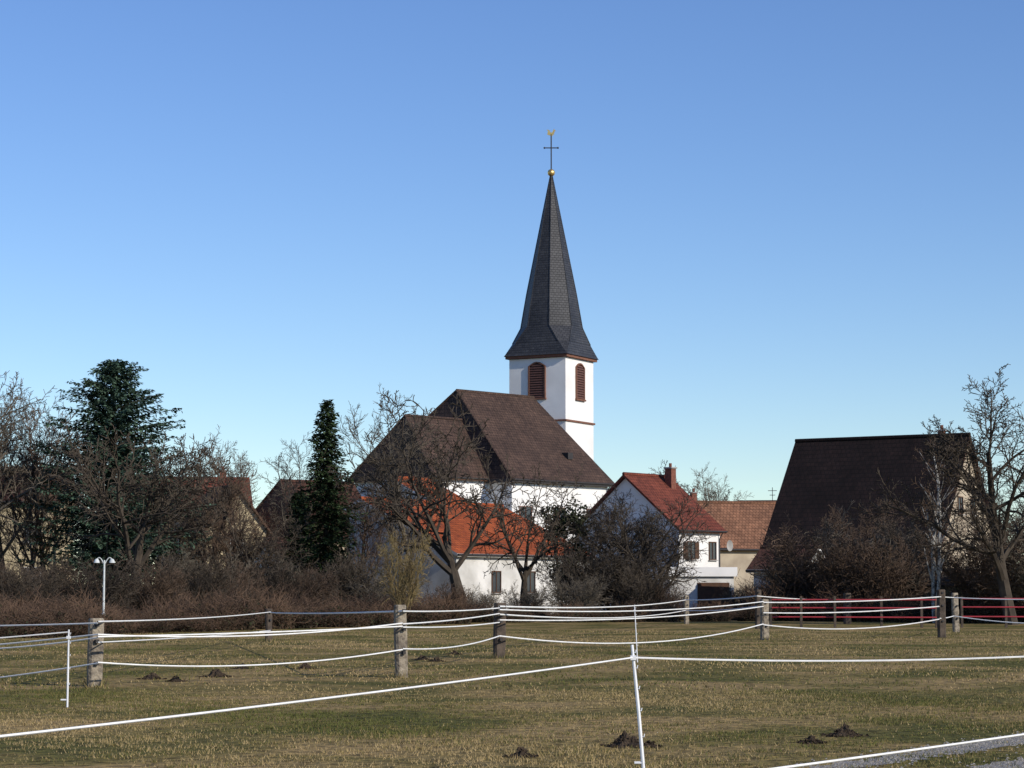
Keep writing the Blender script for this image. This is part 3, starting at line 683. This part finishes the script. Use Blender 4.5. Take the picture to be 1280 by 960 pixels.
tp(B,764,C,760,.03,.016); tp(B,780,C,767,.03,.016); tp(B,784,C,778,.04,.016); tp(B,811,C,795,.1,.016)
tp(C,758,E,750,.15,.024); tp(E,750,F2,745,.05,.026); tp(C,768,E,763,.2,.022); tp(E,763,F2,758,.08,.024); tp(C,775,Fp,758,.15,.019); tp(C,795,Fp,780,.36,.02)
tp(C,762,Fp,752,.15,.018)
tp(Fp,753,Gp,746,.06,.018); tp(Fp,766,Gp,758,.08,.018); tp(Fp,781,Gp,774,.22,.018); tp(Gp,746,H,747,.0,.018); tp(Gp,773,H,770,.02,.018)
tp(H,747,Zr,745,.1,.02); tp(H,770,Zr,776,.2,.02); tp(F2,745,I,750,.05,.022)
obj("fence_tape", mb.mesh("fence_tape", [M['tape']]), parent=fence)
ef = empty("electric_fence")
def stake(px, base, top, topx, r=.013):
    D = GD(base); a = XY(px, D); t_ = P(topx, top, D); b = MB()
    b.tube([a+Vector((0,0,-.1)), a.lerp(t_, .5), t_], [r, r, r*.8], 8, 0, True)
    for z in (.25,.45,.62,.78,.9):
        q = a.lerp(t_, z+.04); b.tube([q, q+Vector((.025,-.01,.0)), q+Vector((.03,-.01,.025))], .005, 5, 0, True)
    b.tube([a+Vector((-.09,0,.1)), a+Vector((0,0,.1))], .012, 6, 0, True)
    q = a.lerp(t_, .9); b.box(q.x-.026, q.x+.026, q.y-.026, q.y+.026, q.z-.02, q.z+.02, 0)
    obj("stake", b.mesh("stake", [M['plastic']]), parent=ef); return D
Ds = stake(804, 968, 806, 790, .016); stake(89, 884, 787, 86, .014); stake(796, 828, 756, 793, .012)
mb = MB()
tape(-140, 936, 11.0, 791, 822, Ds, .02, .0085, mb=mb); tape(791, 822, Ds, 1420, 813, 22, .06, .0085, mb=mb)
tape(560, 1013, 7.0, 1420, 897, 12.2, .01, .006, mb=mb)
D88 = GD(884); tape(-200, 812, D88, 86, 790, D88, .01, .009, mb=mb)
obj("fence_rope", mb.mesh("fence_rope", [M['tape']]), parent=ef)
for (px, D, zz_) in ((-140, 11.0, 1.0), (1420, 22, 1.1), (1420, 12.2, 1.0), (560, 7.0, .93), (-200, D88, 1.1)):
    a = XY(px, D); b = MB(); b.tube([a+Vector((0,0,-.1)), a+Vector((0,0,zz_))], .012, 8, 0, True); obj("stake", b.mesh("stake", [M['plastic']]), parent=ef)

rf = empty("red_rail_fence"); b = MB()
def rail(x0, x1, D0, D1, zs):
    for z in zs:
        a = XY(x0, D0); c = XY(x1, D1); a.z = c.z = z; b.tube([a, c], .03, 6, 0, True)
rail(962, 1168, 98, 96, (1.2, .85, .45)); rail(1200, 1420, 95, 93, (1.25, .9, .5))
for px in (962, 1000, 1042, 1100, 1150, 1168, 1200, 1255, 1310, 1370, 1420):
    a = XY(px, 97); b.box(a.x-.05, a.x+.05, a.y+.06, a.y+.16, 0, 1.35, 1)
obj("rails", b.mesh("rails", [M['red_rail'], M['wood_dark']]), parent=rf)

D = 88.0; q = XY(132, D); zt = HT(697, D); b = MB()
b.tube([Vector((0,0,0)), Vector((0,0,.7)), Vector((0,0,.75)), Vector((0,0,zt-.1))], [.08,.07,.045,.035], 8, 0, True)
for s in (-1, 1):
    pts = [Vector((s*(.02+.28*k/7), 0, zt-.25+.25*math.sin(math.pi*k/7*.75))) for k in range(8)]
    b.tube(pts, .02, 6)
    c = pts[-1]
    b.tube([c+Vector((0,0,.03)), c, c+Vector((0,0,-.06)), c+Vector((0,0,-.13))], [.03,.07,.10,.12], 12, 0, True)
obj("street_lamp", b.mesh("street_lamp", [M['lamp']]), q, 0)
